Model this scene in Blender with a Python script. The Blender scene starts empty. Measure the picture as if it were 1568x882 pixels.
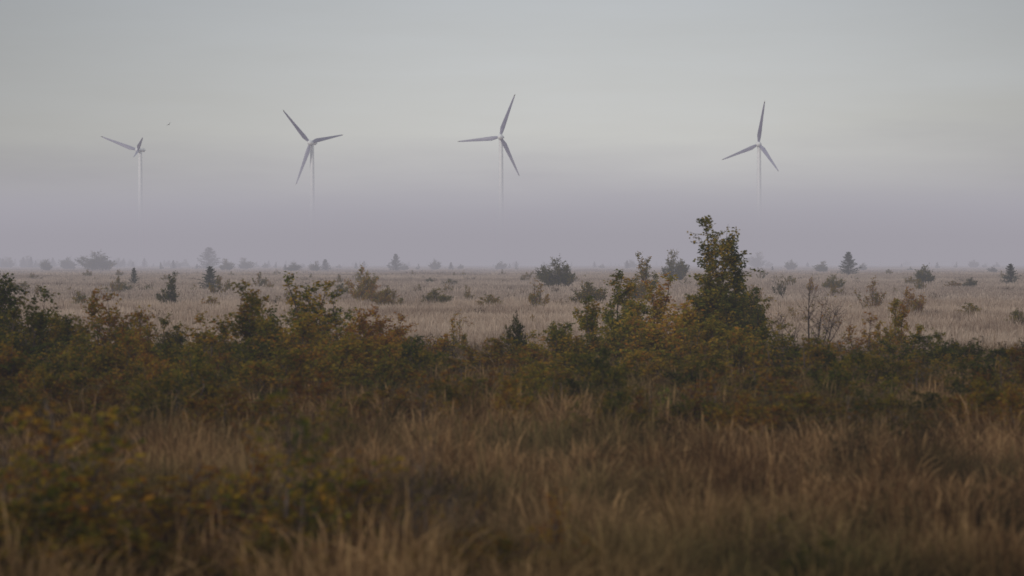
import bpy, bmesh, math, random
import numpy as np
from mathutils import Vector, Matrix, Quaternion

scene = bpy.context.scene
scene.view_settings.view_transform = 'Standard'
scene.view_settings.look = 'None'
scene.view_settings.exposure = 0
COL = scene.collection
CAM_H = 2.5
FPX = 3702.0      # 85 mm lens, in 1568-px-wide units
HOR = 400.0

# ------------------------------------------------------------------ helpers
def nd(nt, t, **kw):
    n = nt.nodes.new(t)
    for k, v in kw.items():
        setattr(n, k, v)
    return n

def new_mat(name):
    m = bpy.data.materials.new(name)
    m.use_nodes = True
    nt = m.node_tree
    nt.nodes.clear()
    out = nd(nt, 'ShaderNodeOutputMaterial')
    return m, nt, out

def ramp(nt, stops, interp='LINEAR'):
    r = nd(nt, 'ShaderNodeValToRGB')
    r.color_ramp.interpolation = interp
    el = r.color_ramp.elements
    while len(el) > 1:
        el.remove(el[-1])
    el[0].position = stops[0][0]; el[0].color = (*stops[0][1], 1)
    for p, c in stops[1:]:
        e = el.new(p); e.color = (*c, 1)
    return r

def math_n(nt, op, a, b=None, c=None, clamp=False):
    n = nd(nt, 'ShaderNodeMath', operation=op, use_clamp=clamp)
    for i, v in enumerate((a, b, c)):
        if v is None: continue
        if isinstance(v, (int, float)): n.inputs[i].default_value = v
        else: nt.links.new(v, n.inputs[i])
    return n.outputs[0]

def mixc(nt, fac, a, b, mode='MIX'):
    n = nd(nt, 'ShaderNodeMix', data_type='RGBA', blend_type=mode)
    for s, v in ((n.inputs[0], fac), (n.inputs[6], a), (n.inputs[7], b)):
        if isinstance(v, (int, float)): s.default_value = v
        elif isinstance(v, tuple): s.default_value = (*v, 1)
        else: nt.links.new(v, s)
    return n.outputs[2]

def ground_h(x, y):
    x = np.asarray(x, float); y = np.asarray(y, float)
    return (0.10*np.sin(x/9.0+1.3)*np.cos(y/13.0) + 0.05*np.sin(x/5.1+y/6.3)
            + 0.08*np.sin(y/21.0+x/31.0))*np.exp(-np.abs(y)/70.0)

# ------------------------------------------------------------------ materials
def vegetation_noise(nt, scale, detail=3):
    g = nd(nt, 'ShaderNodeNewGeometry')
    n = nd(nt, 'ShaderNodeTexNoise')
    n.inputs['Scale'].default_value = scale
    n.inputs['Detail'].default_value = detail
    nt.links.new(g.outputs['Position'], n.inputs['Vector'])
    return n.outputs['Fac']

def leaf_shader(nt, out, col, trans=0.3):
    p = nd(nt, 'ShaderNodeBsdfDiffuse')
    nt.links.new(col, p.inputs['Color'])
    t = nd(nt, 'ShaderNodeBsdfTranslucent')
    nt.links.new(col, t.inputs['Color'])
    m = nd(nt, 'ShaderNodeMixShader')
    m.inputs[0].default_value = trans
    nt.links.new(p.outputs[0], m.inputs[1])
    nt.links.new(t.outputs[0], m.inputs[2])
    nt.links.new(m.outputs[0], out.inputs[0])

def mat_leaf(name, stops, spread=0.5):
    m, nt, out = new_mat(name)
    a = nd(nt, 'ShaderNodeAttribute', attribute_name='hue')
    oi = nd(nt, 'ShaderNodeObjectInfo')
    sep = nd(nt, 'ShaderNodeSeparateColor')
    nt.links.new(oi.outputs['Color'], sep.inputs[0])
    v = math_n(nt, 'MULTIPLY', a.outputs['Fac'], spread)
    v = math_n(nt, 'ADD', v, sep.outputs[0])
    r = ramp(nt, stops)
    nt.links.new(v, r.inputs[0])
    c = mixc(nt, 1.0, r.outputs[0], sep.outputs[1], 'MULTIPLY')
    leaf_shader(nt, out, c, 0.35)
    return m

LEAF = mat_leaf('birch_leaves', [
    (0.0, (0.026, 0.042, 0.012)), (0.24, (0.066, 0.086, 0.017)),
    (0.46, (0.16, 0.148, 0.022)), (0.66, (0.36, 0.235, 0.026)),
    (0.84, (0.34, 0.145, 0.024)), (1.0, (0.18, 0.072, 0.028))], 0.58)
NEEDLE = mat_leaf('spruce_needles', [
    (0.0, (0.022, 0.038, 0.022)), (0.6, (0.05, 0.072, 0.032)), (1.0, (0.09, 0.09, 0.045))])

def mat_bark():
    m, nt, out = new_mat('bark')
    f = vegetation_noise(nt, 14)
    r = ramp(nt, [(0.3, (0.05, 0.038, 0.034)), (0.7, (0.16, 0.125, 0.108))])
    nt.links.new(f, r.inputs[0])
    p = nd(nt, 'ShaderNodeBsdfDiffuse')
    nt.links.new(r.outputs[0], p.inputs['Color'])
    nt.links.new(p.outputs[0], out.inputs[0])
    return m
BARK = mat_bark()

def mat_grass(name, c0, c1, c2, patch_scale, trans=0.35, second=None):
    m, nt, out = new_mat(name)
    a = nd(nt, 'ShaderNodeAttribute', attribute_name='hue')
    n = vegetation_noise(nt, patch_scale)
    n = math_n(nt, 'MULTIPLY_ADD', n, 2.8, -0.9)
    s = math_n(nt, 'MULTIPLY', a.outputs['Fac'], 0.66)
    s = math_n(nt, 'MULTIPLY_ADD', n, 0.60, s)
    s = math_n(nt, 'ADD', s, -0.10)
    r = ramp(nt, [(0.05, c0), (0.5, c1), (0.95, c2)])
    nt.links.new(s, r.inputs[0])
    c = r.outputs[0]
    if second:
        f = vegetation_noise(nt, second[0], 3)
        f = math_n(nt, 'MULTIPLY_ADD', f, 6.5, -3.0, clamp=True)
        r2 = ramp(nt, [(0.1, second[1]), (0.9, second[2])])
        nt.links.new(s, r2.inputs[0])
        c = mixc(nt, f, c, r2.outputs[0])
    leaf_shader(nt, out, c, trans)
    return m
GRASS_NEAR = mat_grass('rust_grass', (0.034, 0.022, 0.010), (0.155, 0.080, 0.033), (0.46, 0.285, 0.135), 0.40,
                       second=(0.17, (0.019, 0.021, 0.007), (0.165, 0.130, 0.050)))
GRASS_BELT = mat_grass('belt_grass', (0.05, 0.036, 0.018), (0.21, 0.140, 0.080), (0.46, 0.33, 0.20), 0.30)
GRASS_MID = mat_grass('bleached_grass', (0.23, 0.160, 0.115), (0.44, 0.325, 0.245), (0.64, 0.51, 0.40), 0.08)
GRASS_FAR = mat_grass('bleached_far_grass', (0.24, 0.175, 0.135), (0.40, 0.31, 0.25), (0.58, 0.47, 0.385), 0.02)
HEATH = mat_grass('heath_twigs', (0.030, 0.024, 0.012), (0.085, 0.060, 0.026), (0.19, 0.128, 0.065), 0.35, 0.3)

def mat_ground():
    m, nt, out = new_mat('moor_soil')
    g = nd(nt, 'ShaderNodeNewGeometry')
    sp = nd(nt, 'ShaderNodeSeparateXYZ')
    nt.links.new(g.outputs['Position'], sp.inputs[0])
    n1 = nd(nt, 'ShaderNodeTexNoise'); n1.inputs['Scale'].default_value = 0.5; n1.inputs['Detail'].default_value = 8
    nt.links.new(g.outputs['Position'], n1.inputs['Vector'])
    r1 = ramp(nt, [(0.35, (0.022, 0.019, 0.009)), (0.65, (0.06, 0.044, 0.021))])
    nt.links.new(n1.outputs['Fac'], r1.inputs[0])
    mp = nd(nt, 'ShaderNodeMapping'); mp.inputs['Scale'].default_value = (0.05, 0.012, 1)
    nt.links.new(g.outputs['Position'], mp.inputs[0])
    n2 = nd(nt, 'ShaderNodeTexNoise'); n2.inputs['Scale'].default_value = 1.0; n2.inputs['Detail'].default_value = 8
    nt.links.new(mp.outputs[0], n2.inputs['Vector'])
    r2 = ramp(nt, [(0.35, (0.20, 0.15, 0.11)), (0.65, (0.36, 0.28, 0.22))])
    nt.links.new(n2.outputs['Fac'], r2.inputs[0])
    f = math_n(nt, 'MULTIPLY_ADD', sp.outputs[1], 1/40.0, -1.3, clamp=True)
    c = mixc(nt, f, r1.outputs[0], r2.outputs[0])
    p = nd(nt, 'ShaderNodeBsdfDiffuse')
    nt.links.new(c, p.inputs['Color'])
    nt.links.new(p.outputs[0], out.inputs[0])
    return m

def mat_plain(name, c0, c1, rough, scale=0.3):
    m, nt, out = new_mat(name)
    f = vegetation_noise(nt, scale)
    r = ramp(nt, [(0.3, c0), (0.7, c1)])
    nt.links.new(f, r.inputs[0])
    p = nd(nt, 'ShaderNodeBsdfPrincipled'); p.inputs['Roughness'].default_value = rough
    nt.links.new(r.outputs[0], p.inputs['Base Color'])
    nt.links.new(p.outputs[0], out.inputs[0])
    return m

# ------------------------------------------------------------------ ground
def build_ground():
    t = np.linspace(-1, 1, 221)
    s = np.sign(t)*(np.sinh(np.abs(t)*6.2)/math.sinh(6.2))*9000
    xs = s; ys = s + 45
    X, Y = np.meshgrid(xs, ys)
    Z = ground_h(X, Y) - 0.02
    n = len(xs)
    v = np.stack([X.ravel(), Y.ravel(), Z.ravel()], 1)
    i = np.arange(n*n).reshape(n, n)
    f = np.stack([i[:-1, :-1].ravel(), i[:-1, 1:].ravel(), i[1:, 1:].ravel(), i[1:, :-1].ravel()], 1)
    me = bpy.data.meshes.new('ground'); me.from_pydata(v.tolist(), [], f.tolist())
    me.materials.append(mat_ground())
    me.polygons.foreach_set('use_smooth', [True]*len(f))
    ob = bpy.data.objects.new('ground', me); COL.objects.link(ob)
build_ground()

# ------------------------------------------------------------------ mesh builder for plants
class Plant:
    def __init__(s):
        s.v = []; s.f = []; s.mi = []; s.hue = []
    def tube(s, path, r0, r1, sides=4):
        base = len(s.v); n = len(path)
        for k, p in enumerate(path):
            d = path[min(k+1, n-1)] - path[max(k-1, 0)]
            d = d/(np.linalg.norm(d)+1e-9)
            a = np.cross(d, [0.31, 0.9, 0.1]); a /= np.linalg.norm(a)+1e-9
            b = np.cross(d, a)
            r = r0 + (r1-r0)*k/(n-1)
            for j in range(sides):
                an = 2*math.pi*j/sides
                s.v.append((p + r*(math.cos(an)*a + math.sin(an)*b)).tolist())
        for k in range(n-1):
            for j in range(sides):
                j2 = (j+1) % sides
                s.f.append((base+k*sides+j, base+k*sides+j2, base+(k+1)*sides+j2, base+(k+1)*sides+j))
                s.mi.append(0); s.hue.append(0.5)
    def leaves(s, C, A, L, W, hue, rng):
        N = len(C)
        if N == 0: return
        R = rng.normal(size=(N, 3))
        B = np.cross(A, R); B /= np.linalg.norm(B, axis=1)[:, None]+1e-9
        L = L[:, None]; W = W[:, None]
        Nn = np.cross(A, B)
        q = np.stack([C, C+A*L*0.45+B*W*0.5+Nn*W*0.12, C+A*L, C+A*L*0.45-B*W*0.5+Nn*W*0.12], 1).reshape(-1, 3)
        base = len(s.v)
        s.v.extend(q.tolist())
        idx = base + np.arange(N*4).reshape(N, 4)
        s.f.extend(idx.tolist()); s.mi.extend([1]*N); s.hue.extend(hue.tolist())
    def mesh(s, name, mats, normalize=True):
        me = bpy.data.meshes.new(name)
        V = np.array(s.v)
        h = np.percentile(V[:, 2], 99.8)
        me.from_pydata(s.v, [], s.f)
        for m in mats: me.materials.append(m)
        me.polygons.foreach_set('material_index', s.mi)
        at = me.attributes.new('hue', 'FLOAT', 'FACE')
        at.data.foreach_set('value', s.hue)
        me.update()
        w = np.percentile(np.abs(V[:, 0]), 97)*2
        return me, h, w

def unit(v): return v/(np.linalg.norm(v)+1e-9)

def grow_shrub(seed, H, W, stems, nbr, lpt, leaf=0.048, bare=0.1, up=1.3, name='shrub', taper=0.75, leaders=1, shmin=0.5):
    rng = np.random.default_rng(seed)
    P = Plant(); C = []; A = []; LL = []; HU = []
    for si in range(stems):
        az = rng.uniform(0, 2*math.pi)
        if si < leaders:
            hs = H*(1-0.09*si); R = (0.04+0.12*si)*W
        else:
            R = W*0.5*math.sqrt(rng.uniform(0.05, 1))
            hs = H*rng.uniform(shmin, 0.95 if shmin > 0.4 else 0.7)*(1-0.35*R/(W*0.5))
        out = np.array([math.cos(az), math.sin(az), 0.0])
        b0 = out*R*0.25 + np.array([0, 0, -0.05])
        n = 10; path = []
        w1 = rng.normal(size=2)*0.035*hs; ph = rng.uniform(0, 6, 2)
        for k in range(n):
            t = k/(n-1)
            p = b0 + out*R*0.75*t**0.85 + np.array([w1[0]*math.sin(5*t+ph[0])*t, w1[1]*math.sin(6*t+ph[1])*t, hs*t])
            path.append(p)
        path = np.array(path)
        P.tube(path, 0.008+0.009*hs, 0.002, 5)
        stemhue = rng.uniform(-0.18, 0.18)
        for bi in range(nbr):
            t = rng.uniform(0.10, 1.0)**0.8
            fi = t*(n-1); i0 = min(int(fi), n-2); p0 = path[i0] + (path[i0+1]-path[i0])*(fi-i0)
            L = W*0.36*(1-taper*t)*rng.uniform(0.45, 1.2)*(hs/H)**0.5 + 0.05
            a2 = rng.uniform(0, 2*math.pi)
            d = unit(np.array([math.cos(a2), math.sin(a2), up*rng.uniform(0.5, 1.5)]))
            isbare = rng.uniform() < bare
            bh = rng.normal()*0.18
            pts = [p0]; dd = d.copy()
            for k in range(4):
                dd = unit(dd + rng.normal(size=3)*0.16 + np.array([0, 0, 0.10]))
                pts.append(pts[-1]+dd*L/4)
            P.tube(np.array(pts), 0.0035+0.004*L, 0.0012, 3)
            twigs = [np.array(pts)]
            for q in range(4 if L > 0.25 else 2):
                k0 = rng.integers(1, 5); d2 = unit(dd + rng.normal(size=3)*0.75)
                tp = [pts[k0]]
                for k in range(2):
                    d2 = unit(d2 + rng.normal(size=3)*0.2)
                    tp.append(tp[-1] + d2*L*rng.uniform(0.14, 0.26))
                P.tube(np.array(tp), 0.0025, 0.001, 3); twigs.append(np.array(tp))
            for tw in twigs:
                m = int(lpt*rng.uniform(0.4, 1.4)*(0.12 if isbare else 1))
                if m == 0: continue
                u = rng.uniform(0.15, 1.03, m)*(len(tw)-1)
                i = np.minimum(u.astype(int), len(tw)-2)
                c = tw[i] + (tw[i+1]-tw[i])*(u-i)[:, None] + rng.normal(size=(m, 3))*0.024
                ax = rng.normal(size=(m, 3)) + np.array([0, 0, -0.5])
                ax /= np.linalg.norm(ax, axis=1)[:, None]
                C.append(c); A.append(ax); LL.append(leaf*rng.uniform(0.6, 1.3, m))
                HU.append(0.5 + stemhue + bh + rng.normal(size=m)*0.22)
    if C:
        C = np.concatenate(C); A = np.concatenate(A); LL = np.concatenate(LL); HU = np.clip(np.concatenate(HU), 0, 1)
        P.leaves(C, A, LL, LL*0.8, HU, rng)
    return P.mesh(name, [BARK, LEAF])

def grow_spruce(seed, H, W, name='spruce', dens=1.0):
    rng = np.random.default_rng(seed); P = Plant()
    path = np.array([[0.02*math.sin(3*t), 0.02*math.cos(4*t), H*t] for t in np.linspace(0, 1, 8)])
    P.tube(path, 0.02*H, 0.004, 6)
    C = []; A = []; LL = []; HU = []
    nb = int(85*dens)
    for i in range(nb):
        t = 0.06+0.92*(i/nb)
        L = W*0.5*(1-t)**0.8*rng.uniform(0.55, 1.2)+0.04
        az = i*2.4+rng.normal()*0.4
        d = unit(np.array([math.cos(az), math.sin(az), rng.uniform(-0.1, 0.5)+0.4*t]))
        p0 = np.array([0, 0, H*t]); pts = [p0]
        for k in range(4):
            d = unit(d+np.array([0, 0, 0.07])+rng.normal(size=3)*0.06); pts.append(pts[-1]+d*L/4)
        pts = np.array(pts); P.tube(pts, 0.008*H*(1-t)+0.002, 0.0015, 3)
        m = int(34+60*L)
        u = rng.uniform(0.05, 1.02, m)*4; j = np.minimum(u.astype(int), 3)
        c = pts[j]+(pts[j+1]-pts[j])*(u-j)[:, None]
        side = rng.normal(size=(m, 3))*0.11*L*(1.2-u/5)[:, None]; c = c+side
        ax = rng.normal(size=(m, 3))*0.6+d; ax /= np.linalg.norm(ax, axis=1)[:, None]
        C.append(c); A.append(ax); LL.append(np.full(m, 0.085)*rng.uniform(0.6, 1.3, m)); HU.append(np.clip(0.5+rng.normal(size=m)*0.25, 0, 1))
    C = np.concatenate(C); A = np.concatenate(A); LL = np.concatenate(LL); HU = np.concatenate(HU)
    P.leaves(C, A, LL, LL*0.42, HU, rng)
    return P.mesh(name, [BARK, NEEDLE])

V = {}
V['birch'] = [grow_shrub(11+i, 2.2, 1.5, 7, 26, 11, name='birch_mesh', bare=0.05, leaders=2, up=1.6) for i in range(3)]
V['dense'] = [grow_shrub(31+i, 1.7, 1.9, 13, 24, 10, name='dense_shrub_mesh', bare=0.06, leaders=3, up=1.5) for i in range(5)]
V['sparse'] = [grow_shrub(51+i, 1.7, 1.5, 8, 20, 6, name='sparse_shrub_mesh', bare=0.3, leaders=2, up=1.5) for i in range(3)]
V['bare'] = [grow_shrub(71+i, 1.9, 2.0, 8, 22, 2, leaf=0.035, name='bare_shrub_mesh', bare=0.8, up=1.2, taper=0.5) for i in range(2)]
V['round'] = [grow_shrub(91+i, 2.6, 3.0, 16, 26, 10, leaf=0.07, name='willow_mesh', bare=0.02, taper=0.5, up=0.9) for i in range(2)]
V['young'] = [grow_shrub(111+i, 1.2, 0.8, 4, 26, 9, leaf=0.042, name='sapling_mesh', bare=0.08) for i in range(3)]
V['near'] = [grow_shrub(121+i, 1.45, 1.0, 6, 24, 5, leaf=0.040, name='near_birch_mesh', bare=0.15, up=1.1, leaders=2, taper=0.6) for i in range(3)]
V['tall'] = [grow_shrub(131, 3.4, 1.75, 17, 46, 15, leaf=0.048, name='tall_birch_mesh', bare=0.06, up=1.9, taper=0.66, leaders=3, shmin=0.35)]
V['spruce'] = [grow_spruce(151+i, 2.6, 1.7) for i in range(3)]
NAMES = dict(birch='birch_shrub', dense='birch_thicket', sparse='sparse_birch_shrub', bare='bare_twiggy_shrub',
             round='willow_bush', young='birch_sapling', near='birch_sapling', tall='birch_tree', spruce='spruce_tree')

rnd = random.Random(5)
def plant(kind, px, top, dist, hue=0.0, wide=1.0, val=1.0, var=None, wpx=None):
    me, h, w = V[kind][var if var is not None else rnd.randrange(len(V[kind]))]
    x = (px-784)/FPX*dist
    gz = float(ground_h(x, dist))
    H = CAM_H + (HOR-top)/FPX*dist - gz
    sc = H/h
    sw = sc*wide
    if wpx: sw = (wpx/FPX*dist)/w
    ob = bpy.data.objects.new(NAMES[kind], me)
    ob.location = (x, dist, gz)
    ob.scale = (sw, sw, sc)
    ob.rotation_euler = (0, 0, rnd.uniform(0, 6.28))
    ob.color = (hue, val, 0, 1)
    COL.objects.link(ob)
    return ob
def field(kind, px, base, top, **k):
    return plant(kind, px, top, 9255.0/(base-400), **k)

# shrub belt -------------------------------------------------------
belt = [
 ('dense',4,420,50,.04,.75,170),('dense',48,460,44,.10,.65,170),('dense',95,482,45,.30,.75,140),('dense',112,530,39,.18,.7,170),
 ('dense',165,448,47,.34,.75,120),('sparse',205,474,48,.42,.9,130),('dense',185,515,40,.30,.7,170),('dense',250,486,50,.16,.75,110),
 ('dense',262,528,42,.22,.7,140),('dense',318,485,45,.22,.8,150),('birch',372,434,46,.24,.75,130),('dense',405,452,48,.24,.8,160),
 ('birch',452,422,52,.16,1.1,125),('birch',503,432,52,.20,1.1,125),('dense',470,480,45,.26,.9,180),('dense',435,535,39,.32,.8,150),
 ('dense',562,474,47,.46,.95,120),('dense',605,484,50,.42,.9,120),('dense',535,512,42,.34,.85,180),('dense',645,530,44,.22,.7,130),
 ('dense',590,560,40,.38,.8,150),('sparse',702,478,58,.30,1.0,60),('sparse',728,545,45,.3,.8,130),('dense',790,484,52,.00,.55,60),
 ('dense',812,552,44,.3,.75,120),('dense',765,575,41,.26,.7,130),('dense',690,585,40,.2,.6,140),
 ('dense',858,496,50,.22,1.0,130),('birch',905,455,50,.18,1.0,115),('birch',945,416,60,.18,1.05,130),('dense',965,460,52,.22,1.1,160),
 ('birch',1018,422,58,.34,1.2,115),('dense',1035,465,50,.32,1.15,160),('dense',1125,424,60,.12,.85,100),
 ('dense',1090,485,49,.24,1.0,170),('dense',900,540,42,.26,.85,180),('dense',985,540,42,.34,.95,160),('dense',1070,545,42,.34,.85,170),
 ('dense',1140,515,46,.25,.8,120),('dense',1196,495,46,.08,.8,125),('bare',1242,432,60,.4,.9,110),('dense',1262,528,44,.34,.8,130),
 ('sparse',1325,480,50,.42,.8,110),('birch',1372,460,55,.34,1.0,85),('dense',1335,540,42,.34,.75,160),('dense',1422,512,47,.08,.75,120),
 ('dense',1490,525,46,.04,.65,150),('dense',1540,535,44,.02,.6,150),('dense',1190,562,41,.32,.75,170),('dense',1400,565,41,.36,.7,160),
 ('dense',1460,545,44,.26,.7,120),('dense',1585,525,46,.08,.6,130),('dense',-30,500,44,.10,.65,160),('dense',1500,590,40,.26,.6,170),
 ('dense',20,540,38,.12,.6,190),('dense',300,575,39,.28,.65,170),('dense',800,600,39,.26,.65,150),('dense',1270,585,40,.31,.7,150),
 ('dense',95,575,36,.26,.6,190),('dense',220,585,36,.34,.65,180),('dense',1120,590,37,.34,.7,160),('dense',1420,600,37,.26,.6,170),
]
for k, px, top, d, hue, val, w in belt:
    plant(k, px, top, d, hue=hue, val=val, wpx=w)
plant('tall', 1092, 338, 56, hue=.10, val=.95, wpx=130)
# filler thickets between the larger shrubs
for i in range(46):
    px = -20+i*36+rnd.uniform(-14, 14); d = rnd.choice([36.5, 38, 40, 43, 46])+rnd.uniform(-.6, .6)
    hgt = rnd.uniform(0.72, 1.22)
    if 650 < px < 840: hgt *= .85
    top = HOR+(CAM_H-hgt)/d*FPX
    plant(rnd.choice(['dense', 'dense', 'dense', 'sparse']), px, top, d, hue=rnd.choice([.06, .18, .28, .38, .46]), val=rnd.uniform(.5, .95), wpx=rnd.uniform(90, 150))
for i in range(40):
    px = -20+i*41+rnd.uniform(-16, 16); d = rnd.uniform(30.5, 35.5)
    hgt = rnd.uniform(0.66, 1.02)
    top = HOR+(CAM_H-hgt)/d*FPX
    plant(rnd.choice(['dense', 'dense', 'sparse']), px, top, d, hue=rnd.choice([.04, .12, .25, .38, .46]), val=rnd.uniform(.4, .8), wpx=rnd.uniform(100, 170))
# near, out-of-focus saplings ---------------------------------------
plant('near', 88, 618, 17.5, hue=.34, val=.9, wpx=210, var=0)
plant('near', 15, 660, 17, hue=.36, val=.8, wpx=200, var=1)
plant('near', 150, 660, 18.5, hue=.42, val=.75, wpx=160, var=2)
plant('near', 436, 602, 17.5, hue=.20, val=.85, wpx=190, var=1)
plant('near', 500, 690, 18, hue=.36, val=.75, wpx=170, var=0)
plant('bare', 655, 670, 18, hue=.4, val=.9, wpx=130)
plant('near', 842, 750, 18, hue=.50, val=1.0, wpx=110, var=2)
plant('near', 380, 650, 20, hue=.46, val=.8, wpx=140, var=2)
plant('young', 1022, 596, 34, hue=.04, val=1.7, wpx=50)
plant('near', 285, 715, 18, hue=.42, val=.7, wpx=190, var=0)
plant('dense', 60, 765, 16.5, hue=.30, val=.6, wpx=300)
plant('dense', 250, 800, 17, hue=.36, val=.5, wpx=240)
plant('dense', 440, 790, 17, hue=.30, val=.55, wpx=200)
plant('near', 640, 760, 18, hue=.40, val=.7, wpx=170, var=1)
plant('dense', 720, 815, 17, hue=.30, val=.5, wpx=200)
plant('sparse', 1200, 790, 18, hue=.10, val=.6, wpx=180)
plant('dense', 1270, 825, 16.5, hue=.04, val=.5, wpx=180)
plant('dense', 900, 840, 16.8, hue=.40, val=.5, wpx=160)
# individual plants of the open moor ---------------------------------
moor = [
 ('dense',122,474,446,.2,1.0,36),('spruce',205,441,410,.4,1,14),('round',190,450,432,.1,.9,22),('dense',228,449,436,.1,1,22),
 ('birch',265,473,417,.0,.8,38),('spruce',322,447,408,.3,1,28),('sparse',350,451,427,.2,.9,24),('dense',322,476,454,.4,1.1,34),
 ('sparse',298,450,434,.2,1,16),('sparse',412,446,428,.35,1,20),('dense',556,471,409,.33,1.1,50),('dense',594,476,440,.30,.9,42),
 ('dense',522,457,434,.15,.9,28),('dense',668,473,442,.1,.9,44),('round',690,440,427,.0,.8,32),('round',658,437,425,.0,.8,18),
 ('sparse',642,450,434,.2,.9,14),('dense',748,477,451,.3,1,36),('round',854,445,395,.02,.8,56),('sparse',820,478,428,.30,.9,52),
 ('sparse',815,505,482,.35,1.1,26),('dense',902,472,432,.2,.9,46),('birch',981,468,388,.22,1,50),('round',1032,434,384,.05,.8,36),
 ('sparse',1155,472,436,.35,.9,44),('sparse',1196,460,420,.05,.6,20),('round',1275,448,420,.16,1,32),('round',1259,418,400,.0,.9,22),
 ('spruce',1299,423,386,.2,1,26),('sparse',1335,480,424,.36,.8,44),('birch',1243,452,424,.5,1.1,20),('dense',1395,492,441,.42,1,38),
 ('round',1415,439,406,.05,.8,38),('dense',1460,444,430,.4,.9,22),('dense',1486,444,425,.0,.7,22),('dense',1484,492,464,.25,1,36),
 ('spruce',1547,439,404,.3,1,24),('dense',1556,502,474,.12,1.1,30),('round',1520,418,408,.0,.9,14),
 ('round',149,416.5,385,.0,.9,52),('spruce',320,413.5,379,.2,1,30),('round',375,414,395,.0,.9,24),('round',450,417,402,.0,.9,24),
 ('spruce',498,416,397,.2,1,14),('spruce',606,416.5,389,.2,1,18),('round',1160,411.5,386,.0,.9,26),('round',103,414,394,.0,.9,32),
 ('sparse',172,452,430,.3,1,24),('sparse',1370,452,440,.2,1,20),('dense',60,458,436,.3,.8,34),('dense',18,455,428,.2,.8,38),
 ('sparse',438,470,443,.3,.9,34),('sparse',716,512,490,.4,.9,30),('sparse',1210,500,470,.3,.9,36),('sparse',1050,440,424,.2,.9,20),
]
for k, px, b, t, hue, val, w in moor:
    field(k, px, b, t, hue=hue, val=val, wpx=w)

# ------------------------------------------------------------------ grass: broad tiles made of many tufts
def grass_tile(name, seed, size, tufts, nb, r, h0, h1, w, mat, plume=0.2, lean=0.45, huevar=0.22):
    rng = np.random.default_rng(seed)
    N = tufts*nb
    tc = rng.uniform(-size/2, size/2, (tufts, 2))
    tscale = rng.uniform(0.55, 1.15, tufts)*(1+0.25*np.sin(tc[:, 0]*6.283/size+seed)*np.cos(tc[:, 1]*6.283/size*2))
    thue = rng.uniform(-huevar, huevar, tufts); twind = rng.uniform(0, 6.28, tufts)
    ti = np.repeat(np.arange(tufts), nb)
    rr = r*np.sqrt(rng.uniform(size=N)); a = rng.uniform(0, 6.28, N)
    bx = tc[ti, 0]+rr*np.cos(a); by = tc[ti, 1]+rr*np.sin(a)
    h = rng.uniform(h0, h1, N)*(1-0.25*rr/r)*tscale[ti]
    la = np.where(rng.uniform(size=N) < 0.6, a+rng.normal(size=N)*0.9, twind[ti]+rng.normal(size=N)*0.5)
    ln = np.abs(rng.normal(size=N))*lean*h
    fa = rng.uniform(0, math.pi, N); fx, fy = np.cos(fa), np.sin(fa)
    ww = w*rng.uniform(0.6, 1.3, N); pl = rng.uniform(size=N) < plume
    rows = []
    for t, k in ((0, np.ones(N)), (0.4, np.full(N, 0.9)), (0.78, np.where(pl, 2.0, 0.6))):
        ox = bx+np.cos(la)*ln*t*t; oy = by+np.sin(la)*ln*t*t; z = h*t*(1-0.12*t*ln/h)-(0.04 if t == 0 else 0)
        rows.append(np.stack([ox-fx*ww*k/2, oy-fy*ww*k/2, z], 1)); rows.append(np.stack([ox+fx*ww*k/2, oy+fy*ww*k/2, z], 1))
    rows.append(np.stack([bx+np.cos(la)*ln*1.1, by+np.sin(la)*ln*1.1, h*(1-0.2*np.minimum(ln/h, 1.5))], 1))
    co = np.stack(rows, 1).reshape(-1, 3)
    b = np.arange(N)[:, None]*7
    lo = np.concatenate([b+[0, 1, 3, 2], b+[2, 3, 5, 4], b+[4, 5, 6]], 1).ravel()
    st = (np.arange(N)[:, None]*11+[0, 4, 8]).ravel()
    me = bpy.data.meshes.new(name)
    me.vertices.add(N*7); me.vertices.foreach_set('co', co.ravel())
    me.loops.add(N*11); me.loops.foreach_set('vertex_index', lo.astype(np.int32))
    me.polygons.add(N*3); me.polygons.foreach_set('loop_start', st.astype(np.int32))
    me.update(calc_edges=True)
    me.materials.append(mat)
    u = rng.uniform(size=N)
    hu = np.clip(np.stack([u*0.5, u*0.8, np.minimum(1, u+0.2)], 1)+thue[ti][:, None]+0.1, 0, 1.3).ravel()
    at = me.attributes.new('hue', 'FLOAT', 'FACE'); at.data.foreach_set('value', hu)
    return me

def make_source(name, meshes, color=(0.05, 0.9, 0, 1)):
    c = bpy.data.collections.new(name)
    for i, me in enumerate(meshes):
        ob = bpy.data.objects.new('%s_clump_%02d' % (name, i), me); c.objects.link(ob)
        ob.color = color
    return c

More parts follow.
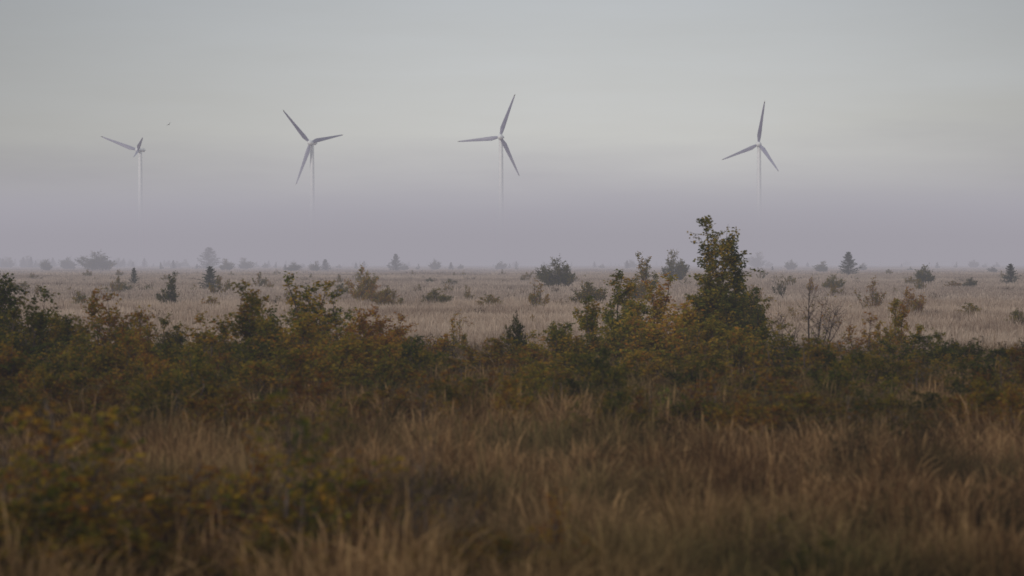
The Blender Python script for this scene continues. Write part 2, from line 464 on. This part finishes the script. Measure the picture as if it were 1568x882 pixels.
def scatter(name, pts, rot, scl, idx, coll, color=(0.05, 0.9, 0, 1)):
    me = bpy.data.meshes.new(name); me.from_pydata(pts.tolist(), [], [])
    a = me.attributes.new('rot', 'FLOAT_VECTOR', 'POINT'); a.data.foreach_set('vector', rot.ravel().tolist())
    a = me.attributes.new('scl', 'FLOAT_VECTOR', 'POINT'); a.data.foreach_set('vector', scl.ravel().tolist())
    a = me.attributes.new('pick', 'INT', 'POINT'); a.data.foreach_set('value', idx.tolist())
    ob = bpy.data.objects.new(name, me); COL.objects.link(ob)
    ng = bpy.data.node_groups.new(name+'_scatter', 'GeometryNodeTree')
    ng.interface.new_socket('Geometry', in_out='INPUT', socket_type='NodeSocketGeometry')
    ng.interface.new_socket('Geometry', in_out='OUTPUT', socket_type='NodeSocketGeometry')
    gi = ng.nodes.new('NodeGroupInput'); go = ng.nodes.new('NodeGroupOutput')
    iop = ng.nodes.new('GeometryNodeInstanceOnPoints')
    ci = ng.nodes.new('GeometryNodeCollectionInfo')
    ci.inputs['Collection'].default_value = coll
    ci.inputs['Separate Children'].default_value = True
    ci.inputs['Reset Children'].default_value = True
    def na(t, nm):
        n = ng.nodes.new('GeometryNodeInputNamedAttribute'); n.data_type = t; n.inputs['Name'].default_value = nm
        return [o for o in n.outputs if o.enabled and o.name == 'Attribute'][0]
    L = ng.links.new
    L(gi.outputs[0], iop.inputs['Points']); L(ci.outputs[0], iop.inputs['Instance'])
    iop.inputs['Pick Instance'].default_value = True
    L(na('INT', 'pick'), iop.inputs['Instance Index'])
    L(na('FLOAT_VECTOR', 'rot'), iop.inputs['Rotation'])
    L(na('FLOAT_VECTOR', 'scl'), iop.inputs['Scale'])
    L(iop.outputs[0], go.inputs[0])
    md = ob.modifiers.new('scatter', 'NODES'); md.node_group = ng
    ob.color = color
    return ob

R = np.random.default_rng(77)
def wedge(n, y0, y1, spread=0.245, margin=3.0, bias=1.0):
    u = R.uniform(size=n)
    y = np.sqrt(y0**2 + u**bias*(y1**2-y0**2))
    x = R.uniform(-1, 1, n)*(spread*y+margin)
    return x, y
def lay(name, x, y, smin, smax, nvar, coll, tilt=0.08, wide=1.0, color=(0.05, 0.9, 0, 1)):
    n = len(x)
    pts = np.stack([x, y, ground_h(x, y)], 1)
    rot = np.stack([R.normal(size=n)*tilt, R.normal(size=n)*tilt, R.uniform(0, 6.28, n)], 1)
    s = R.uniform(smin, smax, n)
    scl = np.stack([s*wide, s*wide, s], 1)
    scatter(name, pts, rot, scl, R.integers(0, nvar, n), coll, color)
def lay_tiles(name, y0, y1, size, nvar, coll, spread=0.24, margin=2.0):
    P = []
    y = y0+size/2
    while y-size/2 < y1:
        hw = spread*(y+size/2)+margin
        nx = int(math.ceil(2*hw/size))
        for i in range(nx):
            P.append(((i-(nx-1)/2)*size, y))
        y += size
    P = np.array(P); n = len(P)
    pts = np.stack([P[:, 0], P[:, 1], ground_h(P[:, 0], P[:, 1])], 1)
    rot = np.zeros((n, 3)); rot[:, 2] = R.integers(0, 4, n)*math.pi/2
    scl = np.ones((n, 3)); scl[:, 2] = R.uniform(0.92, 1.08, n)
    scatter(name, pts, rot, scl, R.integers(0, nvar, n), coll)

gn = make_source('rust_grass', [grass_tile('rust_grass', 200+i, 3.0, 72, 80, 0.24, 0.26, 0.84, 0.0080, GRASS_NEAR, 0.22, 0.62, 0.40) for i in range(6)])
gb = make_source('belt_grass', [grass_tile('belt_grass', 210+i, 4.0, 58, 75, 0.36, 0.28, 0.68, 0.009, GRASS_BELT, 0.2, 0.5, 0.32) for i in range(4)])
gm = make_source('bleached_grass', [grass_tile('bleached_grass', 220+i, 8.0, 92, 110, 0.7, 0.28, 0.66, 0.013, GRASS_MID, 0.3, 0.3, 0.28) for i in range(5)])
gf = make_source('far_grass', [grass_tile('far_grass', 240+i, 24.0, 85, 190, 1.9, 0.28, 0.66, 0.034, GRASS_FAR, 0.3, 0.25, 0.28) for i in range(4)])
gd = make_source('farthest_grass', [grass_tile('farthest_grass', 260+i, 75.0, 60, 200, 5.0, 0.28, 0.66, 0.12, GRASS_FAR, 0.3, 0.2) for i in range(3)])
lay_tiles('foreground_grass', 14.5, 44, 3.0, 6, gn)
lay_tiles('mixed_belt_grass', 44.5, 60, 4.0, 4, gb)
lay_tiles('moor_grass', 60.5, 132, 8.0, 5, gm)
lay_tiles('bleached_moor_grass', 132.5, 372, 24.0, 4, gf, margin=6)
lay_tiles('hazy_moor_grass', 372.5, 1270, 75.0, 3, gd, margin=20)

# heath undergrowth: twiggy low plants in the shrub belt
def heath_mesh(seed):
    rng = np.random.default_rng(seed); P = Plant(); C = []; A = []
    for i in range(26):
        az = rng.uniform(0, 6.28); r = 0.35*math.sqrt(rng.uniform()); h = rng.uniform(0.35, 0.8)
        o = np.array([math.cos(az), math.sin(az), 0])
        path = [o*r*0.3, o*r*0.7+np.array([0, 0, h*0.5]), o*r+np.array([0, 0, h])+rng.normal(size=3)*0.05]
        P.tube(np.array(path), 0.005, 0.002, 3)
        for j in range(4):
            t = rng.uniform(0.3, 0.95); p = path[0]+(path[2]-path[0])*t
            d = unit(rng.normal(size=3)*[1, 1, .5]+[0, 0, 1.0]); e = p+d*rng.uniform(0.1, 0.24)
            P.tube(np.array([p, (p+e)/2+rng.normal(size=3)*0.01, e]), 0.003, 0.001, 3)
            m = 6; u = rng.uniform(0.1, 1, (m, 1)); C.append(p+(e-p)*u+rng.normal(size=(m, 3))*0.015)
            ax = rng.normal(size=(m, 3))+[0, 0, .6]; A.append(ax/np.linalg.norm(ax, axis=1)[:, None])
    C = np.concatenate(C); A = np.concatenate(A); n = len(C)
    L = rng.uniform(0.025, 0.05, n)
    P.leaves(C, A, L, L*0.6, rng.uniform(0, 1, n), rng)
    return P.mesh('heath', [HEATH, HEATH])[0]
hs = make_source('heath', [heath_mesh(300+i) for i in range(5)])
x, y = wedge(420, 32, 60, bias=1.2)
lay('heath_undergrowth', x, y, 0.5, 0.95, 5, hs, wide=1.2)
x, y = wedge(110, 15, 34); lay('foreground_heath', x, y, 0.4, 0.95, 5, hs)
x, y = wedge(260, 70, 330); lay('moor_tussocks', x, y, 0.4, 0.9, 5, hs, wide=1.5)

# distant bushes
def src_from(lst, nm, color=(0.05, 0.9, 0, 1)):
    return make_source(nm, [l[0] for l in lst], color)
dt = src_from([V['round'][0], V['round'][1], V['spruce'][0], V['spruce'][1], V['birch'][0]], 'distant')
x, y = wedge(200, 560, 1250); lay('distant_trees', x, y, 0.4, 1.1, 5, dt, tilt=0.0, wide=1.3)
n = 60; y = R.uniform(780, 1100, n); x = -0.212*y + R.normal(size=n)*35+10
lay('distant_tree_clumps', x, y, 1.0, 1.6, 5, dt, tilt=0.0, wide=1.2)
mb = src_from([V['dense'][0], V['dense'][1], V['sparse'][0], V['sparse'][1], V['birch'][1]], 'moor_bush', (0.25, 0.9, 0, 1))
x, y = wedge(80, 85, 420, spread=.22); lay('moor_bushes', x, y, 0.3, 0.75, 5, mb, tilt=0.0, wide=1.3, color=(0.25, 0.9, 0, 1))

# ------------------------------------------------------------------ wind turbines
TOWER = mat_plain('tower_paint', (0.76, 0.77, 0.79), (0.83, 0.84, 0.85), 0.4)
BLADE = mat_plain('blade_paint', (0.25, 0.25, 0.34), (0.30, 0.30, 0.39), 0.4)
TIP = mat_plain('blade_tip_paint', (0.06, 0.04, 0.05), (0.09, 0.06, 0.07), 0.5)

def bm_obj(name, bm, mats, parent, smooth=True):
    me = bpy.data.meshes.new(name); bm.to_mesh(me); bm.free()
    for m in mats: me.materials.append(m)
    if smooth: me.polygons.foreach_set('use_smooth', [True]*len(me.polygons))
    ob = bpy.data.objects.new(name, me); COL.objects.link(ob); ob.parent = parent
    return ob

def lathe(bm, prof, seg=28, axis='Z', off=(0, 0, 0)):
    rings = []
    for r, z in prof:
        ring = []
        for j in range(seg):
            a = 2*math.pi*j/seg
            p = (r*math.cos(a), r*math.sin(a), z) if axis == 'Z' else (r*math.cos(a), z, r*math.sin(a))
            ring.append(bm.verts.new((p[0]+off[0], p[1]+off[1], p[2]+off[2])))
        rings.append(ring)
    for a, b in zip(rings[:-1], rings[1:]):
        for j in range(seg):
            bm.faces.new((a[j], a[(j+1) % seg], b[(j+1) % seg], b[j]))
    bm.faces.new(rings[0][::-1]); bm.faces.new(rings[-1])

def blade_bm(L):
    bm = bmesh.new()
    st = [(0.0, 1.9, 1.9), (0.04, 1.9, 1.8), (0.10, 2.6, 1.4), (0.20, 3.7, 0.9), (0.32, 3.3, 0.7), (0.5, 2.6, 0.5), (0.7, 1.9, 0.35), (0.85, 1.4, 0.22), (0.95, 0.9, 0.14), (1.0, 0.25, 0.06)]
    prev = None; seg = 14
    for k, (t, ch, th) in enumerate(st):
        ring = []
        tw = math.radians(14*(1-t)**2)
        for j in range(seg):
            a = 2*math.pi*j/seg
            cx = math.cos(a)*ch/2; cy = math.sin(a)*th/2*(1.0 if k < 2 else (0.55+0.45*math.cos(a)))
            cx -= 0.18*ch*min(1, k/3)
            xx = cx*math.cos(tw)-cy*math.sin(tw); yy = cx*math.sin(tw)+cy*math.cos(tw)
            ring.append(bm.verts.new((xx, yy-1.2*t*t, L*t)))
        if prev:
            for j in range(seg):
                f = bm.faces.new((prev[j], prev[(j+1) % seg], ring[(j+1) % seg], ring[j]))
                f.material_index = 1 if t > 0.96 else 0
        else:
            bm.faces.new(ring[::-1])
        prev = ring
    f = bm.faces.new(prev); f.material_index = 1
    return bm

def turbine(px, py, vecs, yaw, depth_sign):
    HUB = 107.0
    d = (HUB-CAM_H)*FPX/(HOR-py)
    x = (px-784)/FPX*d
    root = bpy.data.objects.new('wind_turbine', None); COL.objects.link(root)
    root.location = (x, d, 0); root.empty_display_size = 5
    Rm = 69.0/FPX*d
    ca, sa = math.cos(yaw), math.sin(yaw)
    fwd = Vector((sa, -ca, 0))            # direction the rotor faces
    hubp = fwd*4.2 + Vector((0, 0, HUB))
    bm = bmesh.new()
    lathe(bm, [(2.6, -1), (2.5, 8), (2.3, 40), (2.0, 75), (1.7, HUB-2.2), (1.7, HUB-1.6)])
    lathe(bm, [(2.85, 0), (2.85, 0.5), (2.6, 0.6)])
    bm_obj('tower', bm, [TOWER], root)
    bm = bmesh.new()
    bmesh.ops.create_cube(bm, size=1.0)
    for v in bm.verts:
        v.co.x *= 3.8; v.co.z *= 3.9 if v.co.y < 0 else 3.1; v.co.y *= 10.5
    bmesh.ops.bevel(bm, geom=list(bm.edges), offset=0.9, segments=4, affect='EDGES')
    n = bm_obj('nacelle', bm, [TOWER], root)
    n.location = -fwd*2.2+Vector((0, 0, HUB)); n.rotation_euler = (0, 0, yaw)
    bm = bmesh.new(); lathe(bm, [(0.12, 0), (0.12, 2.2), (0.3, 2.25), (0.3, 2.5), (0.05, 2.55)], 8)
    m = bm_obj('weather_mast', bm, [TOWER], root); m.location = -fwd*5.8+Vector((0, 0, HUB+1.4))
    bm = bmesh.new()
    lathe(bm, [(0.1, -3.2), (1.1, -2.8), (1.9, -1.9), (2.3, -0.6), (2.4, 0.6), (2.1, 1.6), (1.6, 1.9)], axis='Y')
    s = bm_obj('hub', bm, [TOWER], root); s.location = hubp; s.rotation_euler = (0, 0, yaw)
    for i, (dx, dy) in enumerate(vecs):
        ax, az = dx/FPX*d, dy/FPX*d
        ln = math.hypot(ax, az); dep = math.sqrt(max(Rm*Rm-ln*ln, 0))*depth_sign[i]
        u = Vector((ax, dep, az)).normalized()
        vd = Vector((0, 1, 0)); xx = vd.cross(u).normalized(); yy = u.cross(xx)
        M = Matrix((xx, yy, u)).transposed().to_4x4()
        b = bm_obj('blade_%d' % (i+1), blade_bm(Rm), [BLADE, TIP], root)
        b.matrix_local = Matrix.Translation(hubp) @ M
turbine(215, 230, [(-60, 22), (19, 17), (4, -16)], math.radians(-22), (1, -1, -1))
turbine(478, 219, [(-39, 49), (46, 14), (-21, -65)], math.radians(-20), (-1, 1, -1))
turbine(767, 210, [(23, 65), (-65, -6), (29, -59)], math.radians(-8), (-1, 1, 1))
turbine(1162, 221, [(7, 65), (-52, -22), (26, -45)], math.radians(-10), (-1, 1, -1))

# ------------------------------------------------------------------ bird
def bird():
    bm = bmesh.new()
    lathe(bm, [(0.005, -0.30), (0.03, -0.26), (0.045, -0.20), (0.04, -0.16), (0.07, -0.05), (0.075, 0.05), (0.05, 0.18), (0.02, 0.26)], 10, 'Y')
    for sgn in (-1, 1):
        P = [(0.04, -0.08, 0.02), (0.35, -0.14, 0.20), (0.75, 0.0, 0.22), (0.35, 0.06, 0.18), (0.04, 0.10, 0.02)]
        top = [bm.verts.new((sgn*a, b, c)) for a, b, c in P]
        bot = [bm.verts.new((sgn*a, b, c-0.012)) for a, b, c in P]
        bm.faces.new(top); bm.faces.new(bot[::-1])
        for j in range(5): bm.faces.new((top[j], bot[j], bot[(j+1) % 5], top[(j+1) % 5]))
    tl = [bm.verts.new(c) for c in ((-0.02, 0.2, 0), (0.02, 0.2, 0), (0.09, 0.42, 0.0), (-0.09, 0.42, 0.0))]
    bm.faces.new(tl)
    me = bpy.data.meshes.new('bird'); bm.to_mesh(me); bm.free()
    me.materials.append(mat_plain('feathers', (0.05, 0.05, 0.05), (0.1, 0.09, 0.09), 0.8, 5))
    ob = bpy.data.objects.new('bird', me); COL.objects.link(ob)
    d = 560; ob.location = ((259-784)/FPX*d, d, CAM_H+(HOR-191)/FPX*d)
    ob.rotation_euler = (math.radians(15), math.radians(-38), math.radians(30))
bird()

# ------------------------------------------------------------------ fog (absorbing layers over the moor; added glow imitates scattered daylight)
def fog_box(name, x0, x1, y0, y1, z0, z1, sigma, col):
    bm = bmesh.new(); bmesh.ops.create_cube(bm, size=1.0)
    for v in bm.verts:
        v.co = Vector(((x0+x1)/2+v.co.x*(x1-x0), (y0+y1)/2+v.co.y*(y1-y0), (z0+z1)/2+v.co.z*(z1-z0)))
    m, nt, out = new_mat(name)
    a = nd(nt, 'ShaderNodeVolumeAbsorption'); a.inputs['Color'].default_value = (0, 0, 0, 1); a.inputs['Density'].default_value = sigma
    e = nd(nt, 'ShaderNodeEmission'); e.inputs['Color'].default_value = (*col, 1); e.inputs['Strength'].default_value = sigma  # self-glow in the fog colour, put in for in-scattered daylight
    s = nd(nt, 'ShaderNodeAddShader')
    nt.links.new(a.outputs[0], s.inputs[0]); nt.links.new(e.outputs[0], s.inputs[1])
    nt.links.new(s.outputs[0], out.inputs['Volume'])
    me = bpy.data.meshes.new(name); bm.to_mesh(me); bm.free(); me.materials.append(m)
    ob = bpy.data.objects.new(name, me); COL.objects.link(ob); ob.parent = FOG
FOG = bpy.data.objects.new('fog_bank', None); COL.objects.link(FOG)
FC = (0.378, 0.365, 0.422)
fog_box('ground_mist', -7000, 7000, -500, 7600, -3, 14, 1/1000.0, (0.345, 0.33, 0.365))
fog_box('far_mist', -6950, 6950, 430, 7550, -2.9, 13, 1/460.0, (0.34, 0.322, 0.368))
for i, (zt, s) in enumerate([(24, .0011), (32, .0011), (39, .0009), (46, .0005), (55, .0002), (66, .00008)]):
    k = i/5
    c = tuple(FC[j]*(1-k)+(0.44, 0.432, 0.46)[j]*k for j in range(3))
    fog_box('bank_layer_%d' % (i+1), -6900-i, 6900+i, 950+i*12, 7400-i*5, -2.5+0.05*i, zt, s, c)

# ------------------------------------------------------------------ world
w = bpy.data.worlds.new('World'); scene.world = w; w.use_nodes = True
nt = w.node_tree; nt.nodes.clear()
out = nd(nt, 'ShaderNodeOutputWorld')
SUN_EL, SUN_AZ = math.radians(16), math.radians(215)
sky = nd(nt, 'ShaderNodeTexSky', sky_type='NISHITA'); sky.sun_disc = False
sky.sun_elevation = SUN_EL; sky.sun_rotation = SUN_AZ
bg1 = nd(nt, 'ShaderNodeBackground'); bg1.inputs[1].default_value = 0.08
nt.links.new(sky.outputs[0], bg1.inputs[0])
tc = nd(nt, 'ShaderNodeTexCoord')
sp = nd(nt, 'ShaderNodeSeparateXYZ'); nt.links.new(tc.outputs['Generated'], sp.inputs[0])
mp = nd(nt, 'ShaderNodeMapping'); mp.inputs['Scale'].default_value = (6, 6, 40); mp.inputs['Rotation'].default_value = (0, math.radians(7), 0)
nt.links.new(tc.outputs['Generated'], mp.inputs[0])
no = nd(nt, 'ShaderNodeTexNoise'); no.inputs['Scale'].default_value = 1.0; no.inputs['Detail'].default_value = 5; no.inputs['Roughness'].default_value = 0.55
nt.links.new(mp.outputs[0], no.inputs['Vector'])
zz = math_n(nt, 'MULTIPLY_ADD', math_n(nt, 'SUBTRACT', no.outputs['Fac'], 0.5), 0.045, sp.outputs[2])
rp = ramp(nt, [(0.0, (0.40, 0.388, 0.435)), (0.018, (0.44, 0.428, 0.468)), (0.036, (0.52, 0.515, 0.52)), (0.055, (0.56, 0.56, 0.54)),
               (0.08, (0.53, 0.54, 0.54)), (0.115, (0.48, 0.50, 0.52)), (0.25, (0.60, 0.62, 0.64)), (1.0, (0.82, 0.85, 0.89))])
nt.links.new(zz, rp.inputs[0])
dp = nd(nt, 'ShaderNodeVectorMath', operation='DOT_PRODUCT'); nt.links.new(tc.outputs['Generated'], dp.inputs[0])
g = Vector((0.03, 1, 0.035)).normalized(); dp.inputs[1].default_value = g
ang = math_n(nt, 'ARCCOSINE', math_n(nt, 'MINIMUM', dp.outputs['Value'], 0.99999))
mr = nd(nt, 'ShaderNodeMapRange', interpolation_type='SMOOTHSTEP'); nt.links.new(ang, mr.inputs[0])
mr.inputs[1].default_value = 0.02; mr.inputs[2].default_value = 0.32; mr.inputs[3].default_value = 1.03; mr.inputs[4].default_value = 0.64
n2 = math_n(nt, 'MULTIPLY_ADD', no.outputs['Fac'], 0.28, 0.86)
k = math_n(nt, 'MULTIPLY', mr.outputs[0], n2)
cb = nd(nt, 'ShaderNodeCombineColor')
for i in range(3): nt.links.new(k, cb.inputs[i])
col = mixc(nt, 1.0, rp.outputs[0], cb.outputs[0], 'MULTIPLY')
bg2 = nd(nt, 'ShaderNodeBackground'); nt.links.new(col, bg2.inputs[0]); bg2.inputs[1].default_value = 1.05
ms = nd(nt, 'ShaderNodeMixShader'); ms.inputs[0].default_value = 0.93
nt.links.new(bg1.outputs[0], ms.inputs[1]); nt.links.new(bg2.outputs[0], ms.inputs[2])
nt.links.new(ms.outputs[0], out.inputs[0])

ld = bpy.data.lights.new('sun', 'SUN'); ld.energy = 1.15; ld.angle = math.radians(12); ld.color = (1.0, 0.92, 0.84)
lo = bpy.data.objects.new('sun', ld); COL.objects.link(lo)
sd = Vector((math.sin(SUN_AZ)*math.cos(SUN_EL), math.cos(SUN_AZ)*math.cos(SUN_EL), math.sin(SUN_EL)))
lo.rotation_euler = sd.to_track_quat('Z', 'Y').to_euler(); lo.location = sd*60

# ------------------------------------------------------------------ camera
cd = bpy.data.cameras.new('camera'); cd.lens = 85; cd.sensor_width = 36
cd.clip_start = 0.5; cd.clip_end = 20000
cd.dof.use_dof = True; cd.dof.focus_distance = 120; cd.dof.aperture_fstop = 1.7
co = bpy.data.objects.new('camera', cd); COL.objects.link(co)
co.location = (0, 0, CAM_H)
co.rotation_euler = (math.radians(90)-math.atan(41/FPX), 0, 0)
scene.camera = co
